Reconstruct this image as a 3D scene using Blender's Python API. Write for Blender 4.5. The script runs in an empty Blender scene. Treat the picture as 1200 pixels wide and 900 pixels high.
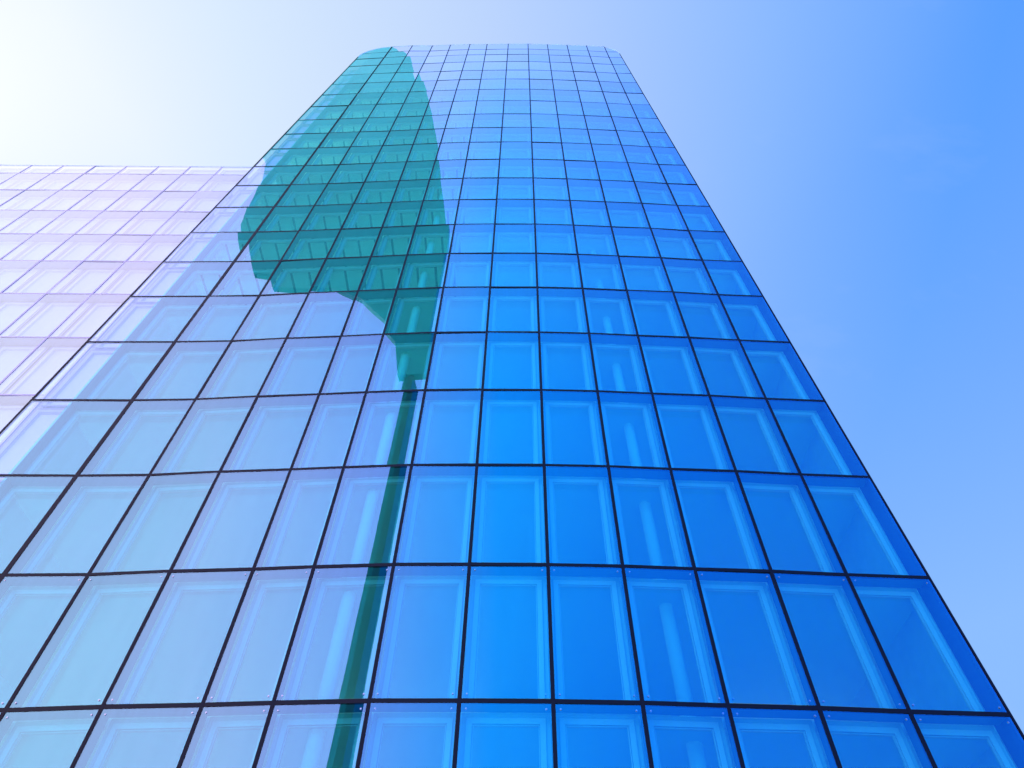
import bpy, math, random
from mathutils import Vector, Matrix

random.seed(7)
S = 3.5                      # metres per storey unit
scene = bpy.context.scene
COL = scene.collection

# ------------------------------------------------------------------ camera
PITCH, ROLL, FPX = math.radians(52.1757), math.radians(-0.4915), 760.0
cp, sp, cr, sr = math.cos(PITCH), math.sin(PITCH), math.cos(ROLL), math.sin(ROLL)
FWD = Vector((0, cp, sp))
R0, U0 = Vector((1, 0, 0)), Vector((0, -sp, cp))
RIGHT, UP = R0 * cr - U0 * sr, R0 * sr + U0 * cr
EYE = Vector((0, 0, 1.65))
cam_data = bpy.data.cameras.new('camera')
cam = bpy.data.objects.new('camera', cam_data)
COL.objects.link(cam)
cam.matrix_world = Matrix(((RIGHT.x, UP.x, -FWD.x, EYE.x), (RIGHT.y, UP.y, -FWD.y, EYE.y),
                           (RIGHT.z, UP.z, -FWD.z, EYE.z), (0, 0, 0, 1)))
cam_data.sensor_width = 36
cam_data.lens = FPX / 1200 * 36
cam_data.clip_start, cam_data.clip_end = 0.1, 6000
scene.camera = cam

def project(p):
    d = p - EYE
    w = d.dot(FWD)
    if w <= 0.05:
        return None
    return 600 + FPX * d.dot(RIGHT) / w, 450 - FPX * d.dot(UP) / w

def shown_area(pts):
    """Size in the picture of a polygon (clipped to the frame), to rank the panels."""
    q = [project(p) for p in pts]
    if any(v is None for v in q):
        return 0
    for axis, lim, sign in ((0, 0, 1), (0, 1200, -1), (1, 0, 1), (1, 900, -1)):
        out = []
        for i in range(len(q)):
            a, b = q[i], q[(i + 1) % len(q)]
            da, db = sign * (a[axis] - lim), sign * (b[axis] - lim)
            if da >= 0:
                out.append(a)
            if da * db < 0:
                t = da / (da - db)
                out.append((a[0] + (b[0] - a[0]) * t, a[1] + (b[1] - a[1]) * t))
        q = out
        if not q:
            return 0
    return abs(sum(q[i][0] * q[(i + 1) % len(q)][1] - q[(i + 1) % len(q)][0] * q[i][1] for i in range(len(q)))) / 2

# ------------------------------------------------------------------ materials
def new_mat(name):
    m = bpy.data.materials.new(name)
    m.use_nodes = True
    m.node_tree.nodes.clear()
    return m, m.node_tree.nodes, m.node_tree.links

def out_to(m, nd, lk, sock):
    o = nd.new('ShaderNodeOutputMaterial')
    lk.new(sock, o.inputs['Surface'])
    return m

def math_node(nd, lk, op, a, b=None, clamp=False):
    n = nd.new('ShaderNodeMath')
    n.operation = op
    n.use_clamp = clamp
    for i, v in enumerate((a, b)):
        if v is None:
            continue
        if isinstance(v, (int, float)):
            n.inputs[i].default_value = v
        else:
            lk.new(v, n.inputs[i])
    return n.outputs[0]

def mix_col(nd, lk, fac, a, b):
    n = nd.new('ShaderNodeMix')
    n.data_type = 'RGBA'
    for sock, v in ((n.inputs['Factor'], fac), (n.inputs['A'], a), (n.inputs['B'], b)):
        if isinstance(v, tuple):
            sock.default_value = (*v, 1)
        elif isinstance(v, (int, float)):
            sock.default_value = v
        else:
            lk.new(v, sock)
    return n.outputs['Result']

def paint(name, col, rough=0.45, metal=0.0, spec=0.5, noise=0.12, scale=3.0):
    m, nd, lk = new_mat(name)
    b = nd.new('ShaderNodeBsdfPrincipled')
    tc = nd.new('ShaderNodeTexCoord')
    nz = nd.new('ShaderNodeTexNoise')
    nz.inputs['Scale'].default_value = scale
    nz.inputs['Detail'].default_value = 4
    lk.new(tc.outputs['Object'], nz.inputs['Vector'])
    dark = tuple(c * (1 - noise) for c in col)
    light = tuple(min(1, c * (1 + noise)) for c in col)
    lk.new(mix_col(nd, lk, nz.outputs['Fac'], dark, light), b.inputs['Base Color'])
    b.inputs['Roughness'].default_value = rough
    b.inputs['Metallic'].default_value = metal
    b.inputs['Specular IOR Level'].default_value = spec
    return out_to(m, nd, lk, b.outputs[0])

def coated_glass(name, tint, through, base, top=0.92, tint2=(0.9, 0.95, 1.0), vary=0.0, wave=0.0012, film=None, film_amt=0.0):
    """Solar-control glass: tinted mirror over a tinted clear pane, more mirror at grazing angles."""
    m, nd, lk = new_mat(name)
    fr = nd.new('ShaderNodeLayerWeight')          # Schlick term, the same from both sides of the pane
    fr.inputs['Blend'].default_value = 0.5
    f = math_node(nd, lk, 'POWER', fr.outputs['Facing'], 5.0)
    f = math_node(nd, lk, 'MULTIPLY', f, 2.8, clamp=True)
    fac = math_node(nd, lk, 'ADD', math_node(nd, lk, 'MULTIPLY', f, top - base), base)
    col = mix_col(nd, lk, f, tint, tint2)
    info = nd.new('ShaderNodeNewGeometry')
    if vary:
        v = math_node(nd, lk, 'ADD', math_node(nd, lk, 'MULTIPLY', info.outputs['Random Per Island'], vary), 1 - vary / 2)
        fac = math_node(nd, lk, 'MULTIPLY', fac, v, clamp=True)
    tc = nd.new('ShaderNodeTexCoord')
    mp = nd.new('ShaderNodeMapping')            # faint rain streaks
    mp.inputs['Scale'].default_value = (9.0, 9.0, 0.5)
    lk.new(tc.outputs['Object'], mp.inputs[0])
    dz = nd.new('ShaderNodeTexNoise')
    dz.inputs['Scale'].default_value = 1.0
    dz.inputs['Detail'].default_value = 5
    lk.new(mp.outputs[0], dz.inputs['Vector'])
    dirt = math_node(nd, lk, 'ADD', math_node(nd, lk, 'MULTIPLY', dz.outputs['Fac'], 0.16), 0.92)
    fac = math_node(nd, lk, 'MULTIPLY', fac, dirt, clamp=True)
    nz = nd.new('ShaderNodeTexNoise')
    nz.inputs['Scale'].default_value = 0.45
    nz.inputs['Detail'].default_value = 1.0
    lk.new(tc.outputs['Object'], nz.inputs['Vector'])
    bp = nd.new('ShaderNodeBump')
    bp.inputs['Strength'].default_value = 1.0
    bp.inputs['Distance'].default_value = wave
    lk.new(nz.outputs['Fac'], bp.inputs['Height'])
    gl = nd.new('ShaderNodeBsdfGlossy')
    gl.inputs['Roughness'].default_value = 0.0
    lk.new(col, gl.inputs['Color'])
    lk.new(bp.outputs[0], gl.inputs['Normal'])
    tr = nd.new('ShaderNodeBsdfTransparent')
    tr.inputs['Color'].default_value = (*through, 1)
    back = tr.outputs[0]
    if film:
        df = nd.new('ShaderNodeBsdfDiffuse')
        df.inputs['Color'].default_value = (*film, 1)
        mf = nd.new('ShaderNodeMixShader')
        mf.inputs[0].default_value = film_amt
        lk.new(tr.outputs[0], mf.inputs[1])
        lk.new(df.outputs[0], mf.inputs[2])
        back = mf.outputs[0]
    mx = nd.new('ShaderNodeMixShader')
    lk.new(fac, mx.inputs[0])
    lk.new(back, mx.inputs[1])
    lk.new(gl.outputs[0], mx.inputs[2])
    return out_to(m, nd, lk, mx.outputs[0])

def ceiling_mat(name, col, line):
    """Suspended ceiling with dark joints that run into the depth of the floor."""
    m, nd, lk = new_mat(name)
    tc = nd.new('ShaderNodeTexCoord')
    sx = nd.new('ShaderNodeSeparateXYZ')
    lk.new(tc.outputs['Object'], sx.inputs[0])
    fx = math_node(nd, lk, 'FRACT', math_node(nd, lk, 'MULTIPLY', sx.outputs['X'], 1 / 0.9))
    ln = math_node(nd, lk, 'LESS_THAN', fx, 0.13)
    ge = nd.new('ShaderNodeNewGeometry')            # joints painted only under the teal reflection, as if sky reflection hid the rest
    px = nd.new('ShaderNodeSeparateXYZ')
    lk.new(ge.outputs['Position'], px.inputs[0])
    ln = math_node(nd, lk, 'MULTIPLY', ln, math_node(nd, lk, 'LESS_THAN', px.outputs['X'], -2.6))
    b = nd.new('ShaderNodeBsdfPrincipled')
    lk.new(mix_col(nd, lk, ln, col, line), b.inputs['Base Color'])
    b.inputs['Roughness'].default_value = 0.7
    return out_to(m, nd, lk, b.outputs[0])

M = {}
M['glass'] = coated_glass('tower_glass', (0.40, 0.82, 1.0), (0.24, 0.88, 0.80), 0.19, top=0.97, tint2=(0.88, 0.88, 1.0), vary=0.16, wave=0.0016)
M['inner_glass'] = coated_glass('inner_glass', (0.5, 0.8, 1.0), (0.85, 0.97, 0.92), 0.04, top=0.4)
M['edge_glass'] = coated_glass('edge_glass', (0.50, 0.80, 1.0), (0.72, 0.80, 0.96), 0.19, top=0.9, tint2=(0.85, 0.92, 1.0), vary=0.10, wave=0.0016)
M['wing_glass'] = coated_glass('wing_glass', (0.76, 1.0, 0.93), (0.86, 0.90, 0.90), 0.20, top=0.92, tint2=(1.0, 1.0, 0.95), vary=0.25, wave=0.0010)  # paler than the tower glass, standing for glare haze over the wing
M['clear_glass'] = coated_glass('clear_glass', (0.9, 0.95, 1.0), (0.86, 0.92, 0.90), 0.07, top=0.6)
M['joint'] = paint('black_joint', (0.003, 0.003, 0.007), 0.5, spec=0.15, noise=0.2)
M['wing_joint'] = paint('hazed_joint', (0.46, 0.36, 0.44), 0.35, spec=0.9)  # pale mauve puts the sun-glare haze into the joint colour
M['frame'] = paint('blue_white_frame', (0.64, 0.58, 0.52), 0.4, noise=0.04)
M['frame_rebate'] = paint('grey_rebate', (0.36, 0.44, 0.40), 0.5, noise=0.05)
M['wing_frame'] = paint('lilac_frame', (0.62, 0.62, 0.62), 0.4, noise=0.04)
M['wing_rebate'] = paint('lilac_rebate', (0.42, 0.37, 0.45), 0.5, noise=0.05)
M['ceiling_plain'] = paint('plain_ceiling', (0.62, 0.74, 0.68), 0.7, noise=0.05)
M['fin'] = paint('teal_fin', (0.02, 0.12, 0.16), 0.25, noise=0.1)
M['shelf'] = paint('shelf_metal', (0.03, 0.16, 0.22), 0.5, noise=0.1)
M['ceiling'] = ceiling_mat('office_ceiling', (0.92, 0.98, 0.84), (0.04, 0.10, 0.10))
M['column'] = paint('white_column', (0.95, 0.92, 0.88), 0.5, noise=0.04)
M['core'] = paint('core_wall_paint', (0.55, 0.60, 0.60), 0.7)
M['blind'] = paint('blind_fabric', (0.56, 0.60, 0.60), 0.8, noise=0.04)
M['strip_sky_panel'] = paint('painted_sky_panel', (0.80, 0.80, 0.82), 0.6, noise=0.04)  # opaque panel painted pale for the bright sky behind the strip
M['bolt'] = paint('bolt_steel', (0.36, 0.40, 0.46), 0.3, metal=0.9)
M['coping'] = paint('coping_metal', (0.75, 0.84, 0.92), 0.3, metal=0.3)
M['side'] = paint('side_cladding', (0.02, 0.07, 0.20), 0.2)
M['paving'] = paint('granite_paving', (0.46, 0.45, 0.42), 0.85, noise=0.25, scale=0.8)
M['teal_wall'] = paint('teal_cladding', (0.01, 0.62, 0.57), 0.4, noise=0.10, scale=0.2)
M['teal_mid'] = paint('mid_teal_cladding', (0.008, 0.34, 0.30), 0.35, noise=0.1)
M['teal_dark'] = paint('dark_teal_cladding', (0.004, 0.07, 0.08), 0.35, noise=0.1)

# ------------------------------------------------------------------ mesh helpers
ORIGIN = {}

class MB:
    def __init__(self):
        self.v, self.f = [], []

    def poly(self, pts):
        i = len(self.v)
        self.v += [Vector(p) for p in pts]
        self.f.append(tuple(range(i, i + len(pts))))

    def hexa(self, a, b):
        """Closed solid between two loops of the same length."""
        n, i = len(a), len(self.v)
        self.v += [Vector(p) for p in a] + [Vector(p) for p in b]
        self.f.append(tuple(i + k for k in reversed(range(n))))
        self.f.append(tuple(i + n + k for k in range(n)))
        for k in range(n):
            j = (k + 1) % n
            self.f.append((i + k, i + j, i + n + j, i + n + k))

    def box(self, lo, hi):
        (x0, y0, z0), (x1, y1, z1) = lo, hi
        self.hexa([(x0, y0, z0), (x1, y0, z0), (x1, y1, z0), (x0, y1, z0)],
                  [(x0, y0, z1), (x1, y0, z1), (x1, y1, z1), (x0, y1, z1)])

    def bar(self, p, q, wide, out, thick_out, thick_in):
        """Rectangular bar from p to q; 'wide' across, 'out' facing direction."""
        d = (q - p).normalized()
        o = (out - d * out.dot(d)).normalized()
        w = d.cross(o).normalized() * (wide / 2)
        ring = lambda c: [c - w + o * thick_out, c + w + o * thick_out, c + w - o * thick_in, c - w - o * thick_in]
        self.hexa(ring(p), ring(q))

    def tube(self, p, q, r0, r1=None, n=20):
        r1 = r0 if r1 is None else r1
        d = (q - p).normalized()
        u = d.orthogonal().normalized()
        w = d.cross(u)
        ring = lambda c, r: [c + (u * math.cos(t) + w * math.sin(t)) * r for t in (2 * math.pi * k / n for k in range(n))]
        self.hexa(ring(p, r0), ring(q, r1))

    def ring(self, outer, inner):
        """Flat ring face between two quads in the same plane."""
        i = len(self.v)
        self.v += [Vector(p) for p in outer] + [Vector(p) for p in inner]
        n = len(outer)
        for k in range(n):
            j = (k + 1) % n
            self.f.append((i + k, i + j, i + n + j, i + n + k))

    def build(self, name, mat, parent=None, smooth=False, mats=None):
        c = sum(self.v, Vector()) / max(1, len(self.v))
        me = bpy.data.meshes.new(name)
        me.from_pydata([tuple(p - c) for p in self.v], [], self.f)
        me.update()
        me.materials.append(mat)
        if smooth:
            for p in me.polygons:
                p.use_smooth = len(p.vertices) == 4
        o = bpy.data.objects.new(name, me)
        COL.objects.link(o)
        base = Vector()
        if parent is not None:
            o.parent = parent
            base = ORIGIN[parent.name]
        o.location = c - base
        ORIGIN[o.name] = c
        return o

def tag(o, label=None, cat=None, group=None, kind=None):
    for k, v in (('label', label), ('category', cat), ('group', group), ('kind', kind)):
        if v:
            o[k] = v
    return o

def thing(name, loc, label, cat):
    o = bpy.data.objects.new(name, None)
    COL.objects.link(o)
    o.location = loc
    ORIGIN[name] = Vector(loc)
    return tag(o, label, cat)

# ------------------------------------------------------------------ ground
mb = MB()
mb.poly([(-3000, -3000, 0), (3000, -3000, 0), (3000, 3000, 0), (-3000, 3000, 0)])
tag(mb.build('ground', M['paving']), kind='structure')

# ------------------------------------------------------------------ generic double-skin panel
def frame_of(a, b, c, d):
    """Best plane of a cell: centre, right, up, outward (towards the street)."""
    ctr = (a + b + c + d) / 4
    u = ((b - a) + (c - d)).normalized()
    v = ((d - a) + (c - b))
    v = (v - u * v.dot(u)).normalized()
    return ctr, u, v, u.cross(v)          # u right, v up -> u x v points at the street (-y)

def cell_panel(a, b, c, d, halfw, halfh, tilt, turn=0.0):
    ctr, u, v, n = frame_of(a, b, c, d)
    t1, t2 = random.gauss(turn, tilt), random.gauss(0, tilt)
    uv = []
    for p, sx, sz in ((a, 1, 1), (b, -1, 1), (c, -1, -1), (d, 1, -1)):
        q = p - ctr
        uv.append((q.dot(u) + sx * halfw, q.dot(v) + sz * halfh))
    pane = [ctr + u * x + v * y + n * (t1 * x + t2 * y) for x, y in uv]
    return ctr, u, v, n, uv, pane

def inset(uv, l, r, b, t):
    (x0, y0), (x1, y1), (x2, y2), (x3, y3) = uv
    return [(x0 + l, y0 + b), (x1 - r, y1 + b), (x2 - r, y2 - t), (x3 + l, y3 - t)]

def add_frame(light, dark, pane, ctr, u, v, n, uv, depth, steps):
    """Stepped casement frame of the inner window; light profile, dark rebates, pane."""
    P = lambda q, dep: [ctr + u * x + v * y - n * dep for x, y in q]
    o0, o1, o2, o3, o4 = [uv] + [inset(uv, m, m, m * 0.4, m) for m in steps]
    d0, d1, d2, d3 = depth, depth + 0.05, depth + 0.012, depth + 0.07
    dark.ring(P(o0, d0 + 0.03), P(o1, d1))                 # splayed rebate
    light.ring(P(o1, d1), P(o1, d2))
    light.ring(P(o1, d2), P(o2, d2 + 0.006))               # main profile face
    light.ring(P(o2, d2 + 0.006), P(o2, d3))               # reveal
    dark.ring(P(o2, d3), P(o3, d3 + 0.01))                 # gasket
    light.ring(P(o3, d3 + 0.01), P(o3, d3 - 0.02))
    light.ring(P(o3, d3 - 0.02), P(o4, d3 - 0.02))         # bead
    light.ring(P(o4, d3 - 0.02), P(o4, d3 + 0.05))
    pane.poly(P(o4, d3 + 0.03))

def add_bolt(mb, p, n):
    mb.tube(p - n * 0.03, p + n * 0.012, 0.024, 0.020, 12)
    mb.tube(p + n * 0.012, p + n * 0.018, 0.012, 0.010, 8)

# ------------------------------------------------------------------ glass tower
BASE = [(-5.030, 4.300), (-3.945, 4.300), (-3.278, 4.285), (-2.625, 4.230), (-1.970, 4.193), (-1.506, 4.158), (-0.888, 4.119),
        (-0.317, 4.108), (0.278, 4.106), (0.845, 4.115), (1.394, 4.143), (1.981, 4.164), (2.573, 4.201), (3.235, 4.230)]
LEAN = [(0.232, 0.000), (0.003, -0.053), (-0.006, -0.076), (-0.016, -0.026), (-0.088, -0.016), (0.064, -0.005), (-0.002, 0.026),
        (0.100, 0.023), (0.134, 0.019), (0.184, 0.024), (0.259, 0.004), (0.293, -0.002), (0.275, -0.015), (-0.013, -0.046)]
ROWS = [-0.07, 0.97, 2.014, 3.054, 4.119, 5.198, 6.272, 7.321, 8.283, 9.257, 10.226, 11.199, 12.168, 13.184, 14.150, 15.169, 16.278,
        17.342, 18.407, 19.433, 20.506, 21.477, 22.256, 23.072]
NC, NR = len(BASE), len(ROWS)
ZREF = 2.014
OUT = Vector((0, -1, 0))

def node(c, z, back=0.0):
    """Point of column line c at height z (storey units), 'back' metres behind the skin."""
    t = (z - ZREF) / 20
    return Vector(((BASE[c][0] + LEAN[c][0] * t) * S, (BASE[c][1] + LEAN[c][1] * t) * S + back, z * S + EYE.z))

tower = thing('glass_tower', (0, 4.3 * S, 0), 'tall blue glass tower with black joint grid and rounded upper corners', 'tower')
SPLIT = 0.40       # the skin of the first bay runs past the body by this share of the bay

# rounded top corners: clip polygons in the plane of a bay (metres from the inner column line, metres above)
def corner_limit(side):
    rx, rz = (0.78, 1.25) if side == 0 else (0.62, 1.05)
    return rx * S, rz * S

def clip_corner(poly, side):
    """poly in world points; cut off what lies outside the rounded top corner."""
    rx, rz = corner_limit(side)
    zt = ROWS[-1] * S + EYE.z
    ce = node(0 if side == 0 else NC - 1, ROWS[-2])
    ex = ce.x
    sg = 1 if side == 0 else -1
    cx, cz = ex + sg * rx, zt - rz
    pts = poly
    for k in range(12):
        t = math.pi / 2 * (k + 0.5) / 12
        nx, nz = -sg * math.cos(t) / rx, math.sin(t) / rz
        off = 1.0
        res = []
        g = lambda p: (p.x - cx) * nx + (p.z - cz) * nz - off
        for i in range(len(pts)):
            a, b = pts[i], pts[(i + 1) % len(pts)]
            ga, gb = g(a), g(b)
            if ga <= 0:
                res.append(a)
            if ga * gb < 0:
                res.append(a + (b - a) * (ga / (ga - gb)))
        pts = res
        if not pts:
            return []
    return pts

HW, HH = 0.048, 0.055
cells = []
for r in range(NR - 1):
    for c in range(NC - 1):
        q = (node(c, ROWS[r]), node(c + 1, ROWS[r]), node(c + 1, ROWS[r + 1]), node(c, ROWS[r + 1]))
        cells.append((shown_area(q), r, c, q))
cells.sort(key=lambda t: -t[0])
single = {(r, c) for _, r, c, _ in cells[:100]}
rest_pane, rest_light, rest_dark, rest_in = MB(), MB(), MB(), MB()
rest_edge, rest_sl, rest_sd, rest_sb = MB(), MB(), MB(), MB()
DEPTH = 0.42
STEPS = (0.11, 0.235, 0.252, 0.266)
for _, r, c, q in sorted(cells, key=lambda t: (t[1], t[2])):
    ctr, u, v, n, uv, pane = cell_panel(*q, HW, HH, 0.0030)
    alone = (r, c) in single
    sl, sd_, sp, sb = (MB(), MB(), MB(), MB()) if alone else (rest_sl, rest_sd, rest_edge, rest_sb)
    if alone:
        pm, lm, dm, im = MB(), MB(), MB(), MB()
    else:
        pm, lm, dm, im = rest_pane, rest_light, rest_dark, rest_in
    corner = 0 if c == 0 else 1 if c == NC - 2 else None
    cut = corner is not None and r >= NR - 4
    if cut:
        pane = clip_corner(pane, corner)
    if c == 0 and len(pane) >= 3:
        m0 = node(0, ROWS[r]).lerp(node(1, ROWS[r]), SPLIT)
        m1 = node(0, ROWS[r + 1]).lerp(node(1, ROWS[r + 1]), SPLIT)
        pn = Vector((m1.z - m0.z, 0, -(m1.x - m0.x)))            # normal of the seam in the pane
        def half(sign):
            g = lambda p: sign * (p - m0).dot(pn)
            res = []
            for i in range(len(pane)):
                a, b = pane[i], pane[(i + 1) % len(pane)]
                if g(a) >= 0:
                    res.append(a)
                if g(a) * g(b) < 0:
                    res.append(a + (b - a) * (g(a) / (g(a) - g(b))))
            return res
        for part, mb_ in ((half(1), pm), (half(-1), sp)):
            if len(part) >= 3:
                mb_.poly(part)
    elif len(pane) >= 3:
        pm.poly(pane)
    if not cut:
        if c == 0:            # the part of the first bay in front of the body, and the free strip beside it
            (x0, y0), (x1, y1), (x2, y2), (x3, y3) = uv
            xs = x0 + (x1 - x0) * SPLIT
            add_frame(lm, dm, im, ctr, u, v, n, [(xs, y0), (x1, y1), (x2, y2), (xs, y3)], DEPTH, STEPS)
            add_frame(sl, sd_, sb, ctr, u, v, n, [(x0, y0), (xs - 0.05, y1), (xs - 0.05, y2), (x3, y3)], DEPTH - 0.1, (0.10, 0.24, 0.26, 0.28))
        elif c == NC - 2:
            add_frame(lm, dm, im, ctr, u, v, n, inset(uv, 0, 0.16, 0, 0), DEPTH, STEPS)
        else:
            add_frame(lm, dm, im, ctr, u, v, n, uv, DEPTH, STEPS)
    if alone:
        p = pm.build('glass_panel', M['glass'], tower)
        if c == 0:
            sp.build('clear_strip', M['edge_glass'], p)
            sl.build('strip_frame', M['wing_frame'], p)
            sd_.build('strip_rebate', M['wing_rebate'], p)
            sb.build('strip_sky_panel', M['strip_sky_panel'], p)
        lm.build('window_frame', M['frame'], p)
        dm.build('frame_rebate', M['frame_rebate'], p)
        im.build('inner_pane', M['inner_glass'], p)
        if r in (1, 2):
            for x, y in inset(uv, 0.11, 0.11, 0.10, 0.12):
                bm_ = MB()
                add_bolt(bm_, ctr + u * x + v * y, n)
                bm_.build('fixing_bolt', M['bolt'], p)
p = tag(rest_edge.build('clear_strips', M['edge_glass'], tower), kind='stuff')
tag(rest_sl.build('strip_frames', M['wing_frame'], p), kind='stuff')
tag(rest_sd.build('strip_rebates', M['wing_rebate'], p), kind='stuff')
tag(rest_sb.build('strip_sky_panels', M['strip_sky_panel'], p), kind='stuff')
p = tag(rest_pane.build('glass_panels', M['glass'], tower), kind='stuff')
tag(rest_light.build('window_frames', M['frame'], p), kind='stuff')
tag(rest_dark.build('frame_rebates', M['frame_rebate'], p), kind='stuff')
tag(rest_in.build('inner_panes', M['inner_glass'], p), kind='stuff')

# vertical joints and the fins behind them
ztop = [ROWS[-1] - 0.02] * NC
ztop[0] = ROWS[-1] - corner_limit(0)[1] / S
ztop[-1] = ROWS[-1] - corner_limit(1)[1] / S
for c in range(NC):
    w = {0: 0.075, 1: 0.14, NC - 1: 0.05}.get(c, 0.090)
    mb = MB()
    mb.bar(node(c, -0.47), node(c, ztop[c]), w, OUT, 0.014, 0.07)
    mb.build('mullion', M['joint'], tower)
    if c > 0:
        mb = MB()
        mb.bar(node(c, -0.47, 0.072), node(c, ztop[c] - 0.05, 0.072), 0.03, OUT, 0, 0.35)
        mb.build('cavity_fin', M['fin'], tower)
# horizontal joints, cavity shelves, floor slabs
CORE_Y = 4.2 * S + 10.5
def left_end(z, back=0.0):
    return node(0, z, back).lerp(node(1, z, back), SPLIT)
for r in range(NR - 1):
    z = ROWS[r]
    mb = MB()
    for c in range(NC - 1):
        a, b = node(c, z), node(c + 1, z)
        if r == NR - 2:
            rx0, rz0 = corner_limit(0)
            if c == 0:
                a = a.lerp(b, 0.05)
            if c == NC - 2:
                b = b.lerp(a, 0.03)
        mb.bar(a, b, 0.097, OUT, 0.009, 0.067)
    mb.build('transom', M['joint'], tower)
    # shelf in the cavity behind the skin
    line = [left_end(z)] + [node(c, z) for c in range(1, NC)]
    mb = MB()
    for i in range(len(line) - 1):
        a, b = line[i], line[i + 1]
        f0, f1 = Vector((0, 0.08, 0.02)), Vector((0, 0.44, 0.02))
        lo = [a + f0, b + f0, b + f1, a + f1]
        mb.hexa([p - Vector((0, 0, 0.06)) for p in lo], lo)
    mb.build('cavity_shelf', M['shelf'], tower)
    mb = MB()
    for i in range(len(line) - 1):
        a, b = line[i], line[i + 1]
        lo = [Vector((a.x, a.y + 0.62, z * S + EYE.z)), Vector((b.x, b.y + 0.62, z * S + EYE.z)),
              Vector((b.x, CORE_Y - 0.01, z * S + EYE.z)), Vector((a.x, CORE_Y - 0.01, z * S + EYE.z))]
        mb.hexa([p - Vector((0, 0, 0.22)) for p in lo], lo)
    mb.build('floor_slab', M['ceiling' if r > 7 else 'ceiling_plain'], tower)  # low floors coloured plain, imitating sky reflection that hides the joints
# round columns and the radiator rail beside each
for x in (-1.255, 1.235):
    mb = MB()
    y = (4.42 if x < 0 else 4.55) * S
    mb.tube(Vector((x * S, y, 0)), Vector((x * S, y, ROWS[-2] * S + EYE.z)), 0.19, 0.19, 28)
    mb.build('interior_column', M['column'], tower, smooth=True)
    for r in range(2, 12):
        z = ROWS[r] * S + EYE.z
        mb = MB()
        mb.box((x * S - 0.95, y - 0.32, z + 0.10), (x * S - 0.22, y - 0.24, z + 0.22))
        mb.box((x * S - 0.85, y - 0.30, z + 0.002), (x * S - 0.80, y - 0.26, z + 0.10))
        mb.box((x * S - 0.36, y - 0.30, z + 0.002), (x * S - 0.31, y - 0.26, z + 0.10))
        mb.build('radiator', M['column'], tower)
# core wall, side walls, roof
mb = MB()
mb.box((-0.2 * S, CORE_Y - 3.5, 0), (1.9 * S, CORE_Y - 0.4, ROWS[-3] * S + EYE.z))
mb.build('core_wall', M['core'], tower)
mb = MB()
mb.poly([(-4.6 * S, CORE_Y, 0), (2.9 * S, CORE_Y, 0), (2.9 * S, CORE_Y, ROWS[-3] * S + EYE.z), (-4.6 * S, CORE_Y, ROWS[-3] * S + EYE.z)])
mb.build('rear_glazing', M['clear_glass'], tower)  # unseen rear wall, made clear to let daylight into the floors
zb, zt_ = -0.47, ROWS[-3] - 0.2
mb = MB()
a0, a1 = left_end(zb, 0.60), left_end(zt_, 0.60)
mb.poly([a0, Vector((a0.x, CORE_Y - 0.01, a0.z)), Vector((a1.x, CORE_Y - 0.01, a1.z)), a1])
mb.build('side_glazing', M['clear_glass'], tower)  # unseen side wall, made clear so sun brightens the ceilings
mb = MB()
a0, a1 = left_end(zb, 0.09), left_end(zt_, 0.09)
d0, d1, w0 = Vector((0, 0.50, 0)), Vector((0.03, 0, 0)), Vector((-0.015, 0, 0))
mb.hexa([a0 + w0, a0 + d1 + w0, a0 + d1 + d0 + w0, a0 + d0 + w0], [a1 + w0, a1 + d1 + w0, a1 + d1 + d0 + w0, a1 + d0 + w0])
mb.build('cavity_fin', M['fin'], tower)  # dark return added here to block sun from the first window frame
for d0, d1, mt, nm in ((0.02, 0.60, 'side', 'side_wall'), (0.62, CORE_Y - 4.23 * S - 0.1, 'core', 'party_wall')):
    mb = MB()
    off = Vector((-0.08, 0, 0))
    a0, a1 = node(NC - 1, zb, d0), node(NC - 1, zt_, d0)
    b0, b1 = node(NC - 1, zb, d1), node(NC - 1, zt_, d1)
    sh = Vector((-0.004, 0, 0))
    mb.hexa([a0 + off, a0 + sh, b0 + sh, b0 + off], [a1 + off, a1 + sh, b1 + sh, b1 + off])
    mb.build(nm, M[mt], tower)
off = Vector((-0.10, 0, 0))
mb = MB()
zr = (ROWS[-3]) * S + EYE.z
pl = [left_end(ROWS[-3], 0.5)] + [node(c, ROWS[-3], 0.5) for c in range(1, NC - 1)] + [node(NC - 1, ROWS[-3], 0.5) + off]
pl = [Vector((p.x, p.y, zr + 0.25)) for p in pl] + [Vector((pl[-1].x - 2, CORE_Y - 0.02, zr + 0.25)), Vector((pl[0].x, CORE_Y - 0.02, zr + 0.25))]
mb.hexa(pl, [p + Vector((0, 0, 0.3)) for p in pl])
mb.build('roof', M['core'], tower)
# coping along the rounded top outline
edge = []
for side in (0, 1):
    rx, rz = corner_limit(side)
    cc = 0 if side == 0 else NC - 1
    ce = node(cc, ROWS[-2])
    cn = node(1 if side == 0 else NC - 2, ROWS[-2])
    sg = 1 if side == 0 else -1
    arc = []
    for k in range(13):
        t = math.pi / 2 * k / 12
        x = ce.x + sg * (rx - rx * math.cos(t))
        z = ROWS[-1] * S + EYE.z - rz + rz * math.sin(t)
        f = (x - ce.x) / (cn.x - ce.x)
        arc.append(Vector((x, ce.y + (cn.y - ce.y) * f, z)))
    edge.append(arc)
path = edge[0] + [node(c, ROWS[-1]) for c in range(1, NC - 1)] + edge[1][::-1]
mb = MB()
for a, b in zip(path, path[1:]):
    mb.bar(a, b, 0.09, OUT, 0.03, 0.10)
mb.build('coping', M['coping'], tower)
mb = MB()
line = [left_end(-0.47)] + [node(c, -0.47) for c in range(1, NC)]
mb = MB()
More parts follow.
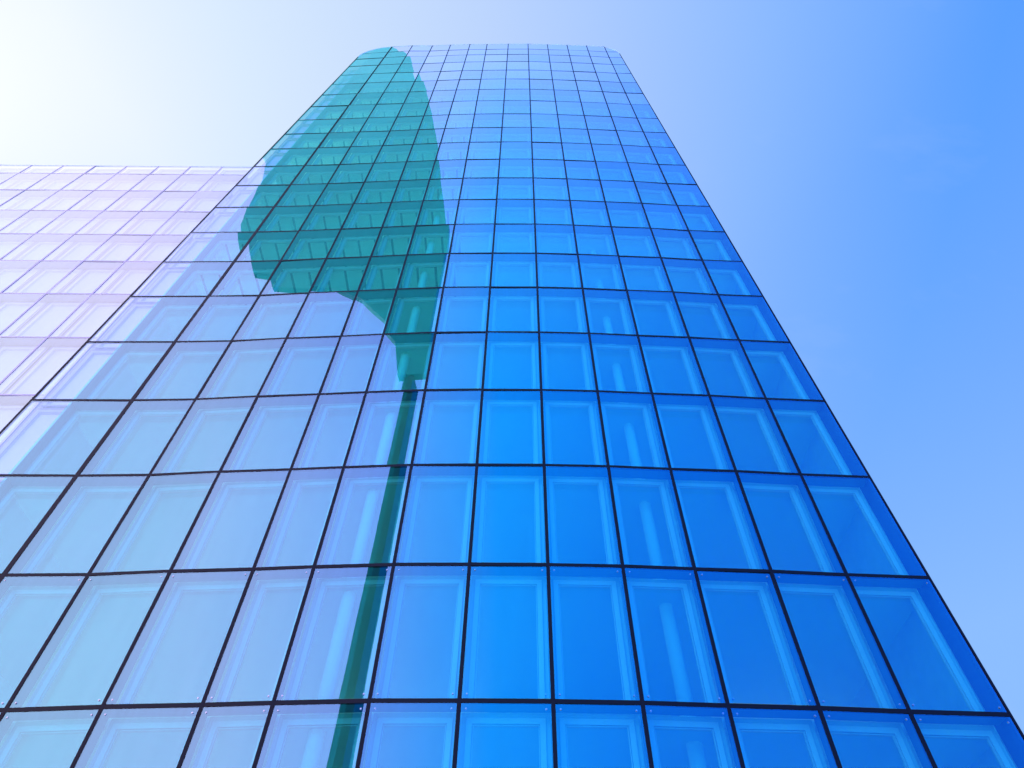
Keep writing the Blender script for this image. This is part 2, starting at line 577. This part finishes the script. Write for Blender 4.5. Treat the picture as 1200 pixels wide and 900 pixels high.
for a, b in zip(line, line[1:]):
    lo = [Vector((a.x, a.y + 0.02, 0)), Vector((b.x, b.y + 0.02, 0)), Vector((b.x, b.y + 0.3, 0)), Vector((a.x, a.y + 0.3, 0))]
    mb.hexa(lo, [p + Vector((0, 0, ROWS[0] * S + EYE.z - 0.06)) for p in lo])
mb.build('plinth', M['side'], tower)

# ------------------------------------------------------------------ lower wing on the left
YW = 4.6 * S
WZ = [12.99, 12.538, 11.682, 10.747, 9.807, 8.871, 7.891, 6.805, 5.647, 4.52, 3.40, 2.30, 1.20, 0.10]
WX = [-5.235 - 0.640 * j for j in range(13)]
wing = thing('glass_wing', (-8.5 * S, YW, 0), 'lower glass block, coloured pale lilac for glare haze, standing left of the tall blue tower', 'building')
wnode = lambda x, z: Vector((x * S, YW, z * S + EYE.z))
cells = []
for r in range(len(WZ) - 1):
    for j in range(len(WX) - 1):
        q = (wnode(WX[j + 1], WZ[r + 1]), wnode(WX[j], WZ[r + 1]), wnode(WX[j], WZ[r]), wnode(WX[j + 1], WZ[r]))
        cells.append((shown_area(q), r, j, q))
cells.sort(key=lambda t: -t[0])
def hidden(q):      # behind the tower's edge for this view
    px = [project(p) for p in q]
    return any(v is None for v in px) or min(v[0] - (299 - 0.961 * (v[1] - 194)) for v in px) > 0
vis = [t for t in cells if t[0] > 0 and not hidden(t[3])]
single = {(t[1], t[2]) for t in vis[:100]}
rest = (MB(), MB(), MB(), MB())
for _, r, j, q in sorted(cells, key=lambda t: (t[1], t[2])):
    ctr, u, v, n, uv, pane = cell_panel(*q, 0.045, 0.05, 0.004, 0.003)
    alone = (r, j) in single
    pm, lm, dm, im = (MB(), MB(), MB(), MB()) if alone else rest
    pm.poly(pane)
    add_frame(lm, dm, im, ctr, u, v, n, uv, DEPTH if r else 0.16, STEPS)
    if alone:
        p = pm.build('glass_panel', M['wing_glass'], wing)
        lm.build('window_frame', M['wing_frame'], p)
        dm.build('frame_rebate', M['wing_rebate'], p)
        im.build('inner_pane', M['blind'], p)
p = tag(rest[0].build('glass_panels', M['wing_glass'], wing), kind='stuff')
tag(rest[1].build('window_frames', M['wing_frame'], p), kind='stuff')
tag(rest[2].build('frame_rebates', M['wing_rebate'], p), kind='stuff')
tag(rest[3].build('inner_panes', M['blind'], p), kind='stuff')
for x in WX:
    mb = MB()
    mb.bar(wnode(x, -0.47), wnode(x, WZ[0] - 0.01), 0.070, OUT, 0.014, 0.07)
    mb.build('mullion', M['wing_joint'], wing)
for z in WZ[1:]:
    mb = MB()
    mb.bar(wnode(WX[-1], z), wnode(WX[0], z), 0.078, OUT, 0.011, 0.067)
    mb.build('transom', M['wing_joint'], wing)
    mb = MB()
    mb.box((WX[-1] * S, YW + 0.08, z * S + EYE.z - 0.04), (WX[0] * S, YW + 0.44, z * S + EYE.z + 0.02))
    mb.build('cavity_shelf', M['wing_rebate'], wing)
mb = MB()
mb.bar(wnode(WX[-1], WZ[0]), wnode(WX[0], WZ[0]), 0.08, OUT, 0.02, 0.12)
mb.build('coping', M['coping'], wing)
mb = MB()
mb.box((WX[-1] * S, YW + 0.70, 0), (WX[0] * S, YW + 14, (WZ[0] - 0.06) * S + EYE.z))
mb.build('block_wall', M['blind'], wing)

# ------------------------------------------------------------------ opposite tower (seen only as a teal reflection in the skin)
KD = (8.0 + 4.2 + 4.2)
YO = -5.0
kk = (-YO + 4.2 + 4.2) / KD
opp = thing('teal_tower', (-10 * S * kk, YO * S, 0), 'green teal high tower on a slim shaft, reflected in the blue tower', 'tower')
prof = [(-6.1, 22.0), (-4.95, 22.0), (-4.95, 34.0), (-5.15, 37.4), (-5.9, 43.2), (-6.9, 50.4), (-8.4, 60.3), (-10.1, 69.8), (-11.9, 79.0), (-14.5, 88.0),
        (-17.6, 97.0), (-21.0, 104.0), (-24.0, 107.0), (-27.5, 102.0), (-28.0, 88.0), (-26.5, 74.0), (-24.5, 63.0), (-22.0, 54.0), (-19.8, 49.8), (-18.9, 46.0), (-18.3, 42.0),
        (-17.6, 38.2), (-16.4, 34.8), (-15.2, 32.0), (-13.0, 31.2), (-11.0, 30.4), (-9.4, 28.9), (-7.8, 26.6), (-6.6, 24.6)]
mb = MB()
front = [Vector((x * S * kk, YO * S, z * S * kk + EYE.z)) for x, z in prof]
mb.hexa(front, [p + Vector((0, -1.0, 0)) for p in front])
mb.build('tower_body', M['teal_wall'], opp)
mb = MB()
mb.box((-5.63 * S * kk, YO * S - 2.0, 0), (-5.40 * S * kk, YO * S - 0.05, 22.5 * S * kk))
mb.build('shaft', M['teal_dark'], opp)
mb = MB()
mb.box((-5.82 * S * kk, YO * S - 2.0, 0), (-5.65 * S * kk, YO * S - 0.25, 22.5 * S * kk))
mb.build('shaft_fin', M['teal_mid'], opp)

# ------------------------------------------------------------------ light
SUN = Vector((-0.70, 0.17, 0.69)).normalized()
sd = bpy.data.lights.new('sun', 'SUN')
sd.energy, sd.angle, sd.color = 5.0, math.radians(0.5), (1.0, 0.96, 0.90)
so = bpy.data.objects.new('sun', sd)
so.rotation_euler = SUN.to_track_quat('Z', 'Y').to_euler()
so.location = (-60, 20, 90)
COL.objects.link(so)

w = bpy.data.worlds.new('World')
scene.world = w
w.use_nodes = True
nd, lk = w.node_tree.nodes, w.node_tree.links
nd.clear()
sky = nd.new('ShaderNodeTexSky')
sky.sky_type = 'NISHITA'
sky.sun_disc = False
sky.sun_elevation = math.asin(SUN.z)
sky.sun_rotation = math.atan2(SUN.x, SUN.y)
sky.dust_density = 2.0
tc = nd.new('ShaderNodeTexCoord')
dot = nd.new('ShaderNodeVectorMath')
dot.operation = 'DOT_PRODUCT'
dot.inputs[1].default_value = SUN
lk.new(tc.outputs['Generated'], dot.inputs[0])
ac = math_node(nd, lk, 'ARCCOSINE', dot.outputs['Value'])
pos = math_node(nd, lk, 'DIVIDE', ac, math.pi, clamp=True)
def ramp(fac, stops, scale=1.0):
    n = nd.new('ShaderNodeValToRGB')
    els = n.color_ramp.elements
    for i, (a, c) in enumerate(stops):
        e = els[i] if i < 2 else els.new(a * scale)
        e.position = a * scale
        e.color = (*c, 1)
    lk.new(fac, n.inputs['Fac'])
    return n.outputs['Color']
# half of the sky towards the sun: whitish aureole fading into blue
FRONT = [(0, (1.0, 1.0, 1.0)), (9, (0.86, 0.92, 1.0)), (24, (0.69, 0.83, 1.00)), (43, (0.51, 0.68, 1.02)), (64, (0.26, 0.50, 1.06)),
         (78, (0.10, 0.36, 1.06)), (96, (0.06, 0.29, 1.0)), (135, (0.03, 0.15, 0.7))]
front = ramp(pos, FRONT, 1 / 180)
sz = nd.new('ShaderNodeSeparateXYZ')
lk.new(tc.outputs['Generated'], sz.inputs[0])
hz = math_node(nd, lk, 'SUBTRACT', 0.84, sz.outputs['Z'])
hz = math_node(nd, lk, 'DIVIDE', hz, 0.40, clamp=True)
hz = math_node(nd, lk, 'MULTIPLY', hz, 0.85)
front = mix_col(nd, lk, hz, front, (0.30, 0.56, 1.04))            # haze low over the horizon
# half away from the sun: bright haze to the west, deep blue to the east
xx = math_node(nd, lk, 'ADD', math_node(nd, lk, 'MULTIPLY', sz.outputs['X'], 0.5), 0.5)
BACK = [(0.12, (3.5, 2.9, 3.6)), (0.25, (3.5, 2.4, 3.8)), (0.36, (1.8, 1.6, 4.0)), (0.43, (0.55, 1.35, 4.2)), (0.485, (0.02, 1.22, 4.4)),
        (0.58, (0.015, 0.80, 3.9)), (0.68, (0.015, 0.55, 3.4)), (0.9, (0.015, 0.40, 2.7))]
backc = ramp(xx, BACK)
bf = math_node(nd, lk, 'MULTIPLY', math_node(nd, lk, 'ADD', sz.outputs['Y'], 0.12), -1.9, clamp=True)
wm = nd.new('ShaderNodeMapping')
wm.inputs['Scale'].default_value = (2.2, 5.0, 3.0)
lk.new(tc.outputs['Generated'], wm.inputs[0])
wz = nd.new('ShaderNodeTexNoise')
wz.inputs['Scale'].default_value = 2.0
wz.inputs['Detail'].default_value = 7
wz.inputs['Roughness'].default_value = 0.6
lk.new(wm.outputs[0], wz.inputs['Vector'])
wisp = math_node(nd, lk, 'MULTIPLY', math_node(nd, lk, 'SUBTRACT', wz.outputs['Fac'], 0.56), 0.25, clamp=True)
front = mix_col(nd, lk, wisp, front, (0.92, 0.96, 1.02))          # thin cirrus
col = mix_col(nd, lk, bf, front, backc)
b1 = nd.new('ShaderNodeBackground')
lk.new(col, b1.inputs['Color'])
b1.inputs['Strength'].default_value = 0.95
b2 = nd.new('ShaderNodeBackground')
lk.new(sky.outputs['Color'], b2.inputs['Color'])
b2.inputs['Strength'].default_value = 0.01
ad = nd.new('ShaderNodeAddShader')
lk.new(b1.outputs[0], ad.inputs[0])
lk.new(b2.outputs[0], ad.inputs[1])
wo = nd.new('ShaderNodeOutputWorld')
lk.new(ad.outputs[0], wo.inputs['Surface'])

# ------------------------------------------------------------------ render
scene.view_settings.view_transform = 'Standard'
scene.view_settings.look = 'None'
scene.view_settings.exposure = 0
scene.render.engine = 'CYCLES'
scene.cycles.max_bounces = 10
scene.cycles.transparent_max_bounces = 16
scene.cycles.use_denoising = True
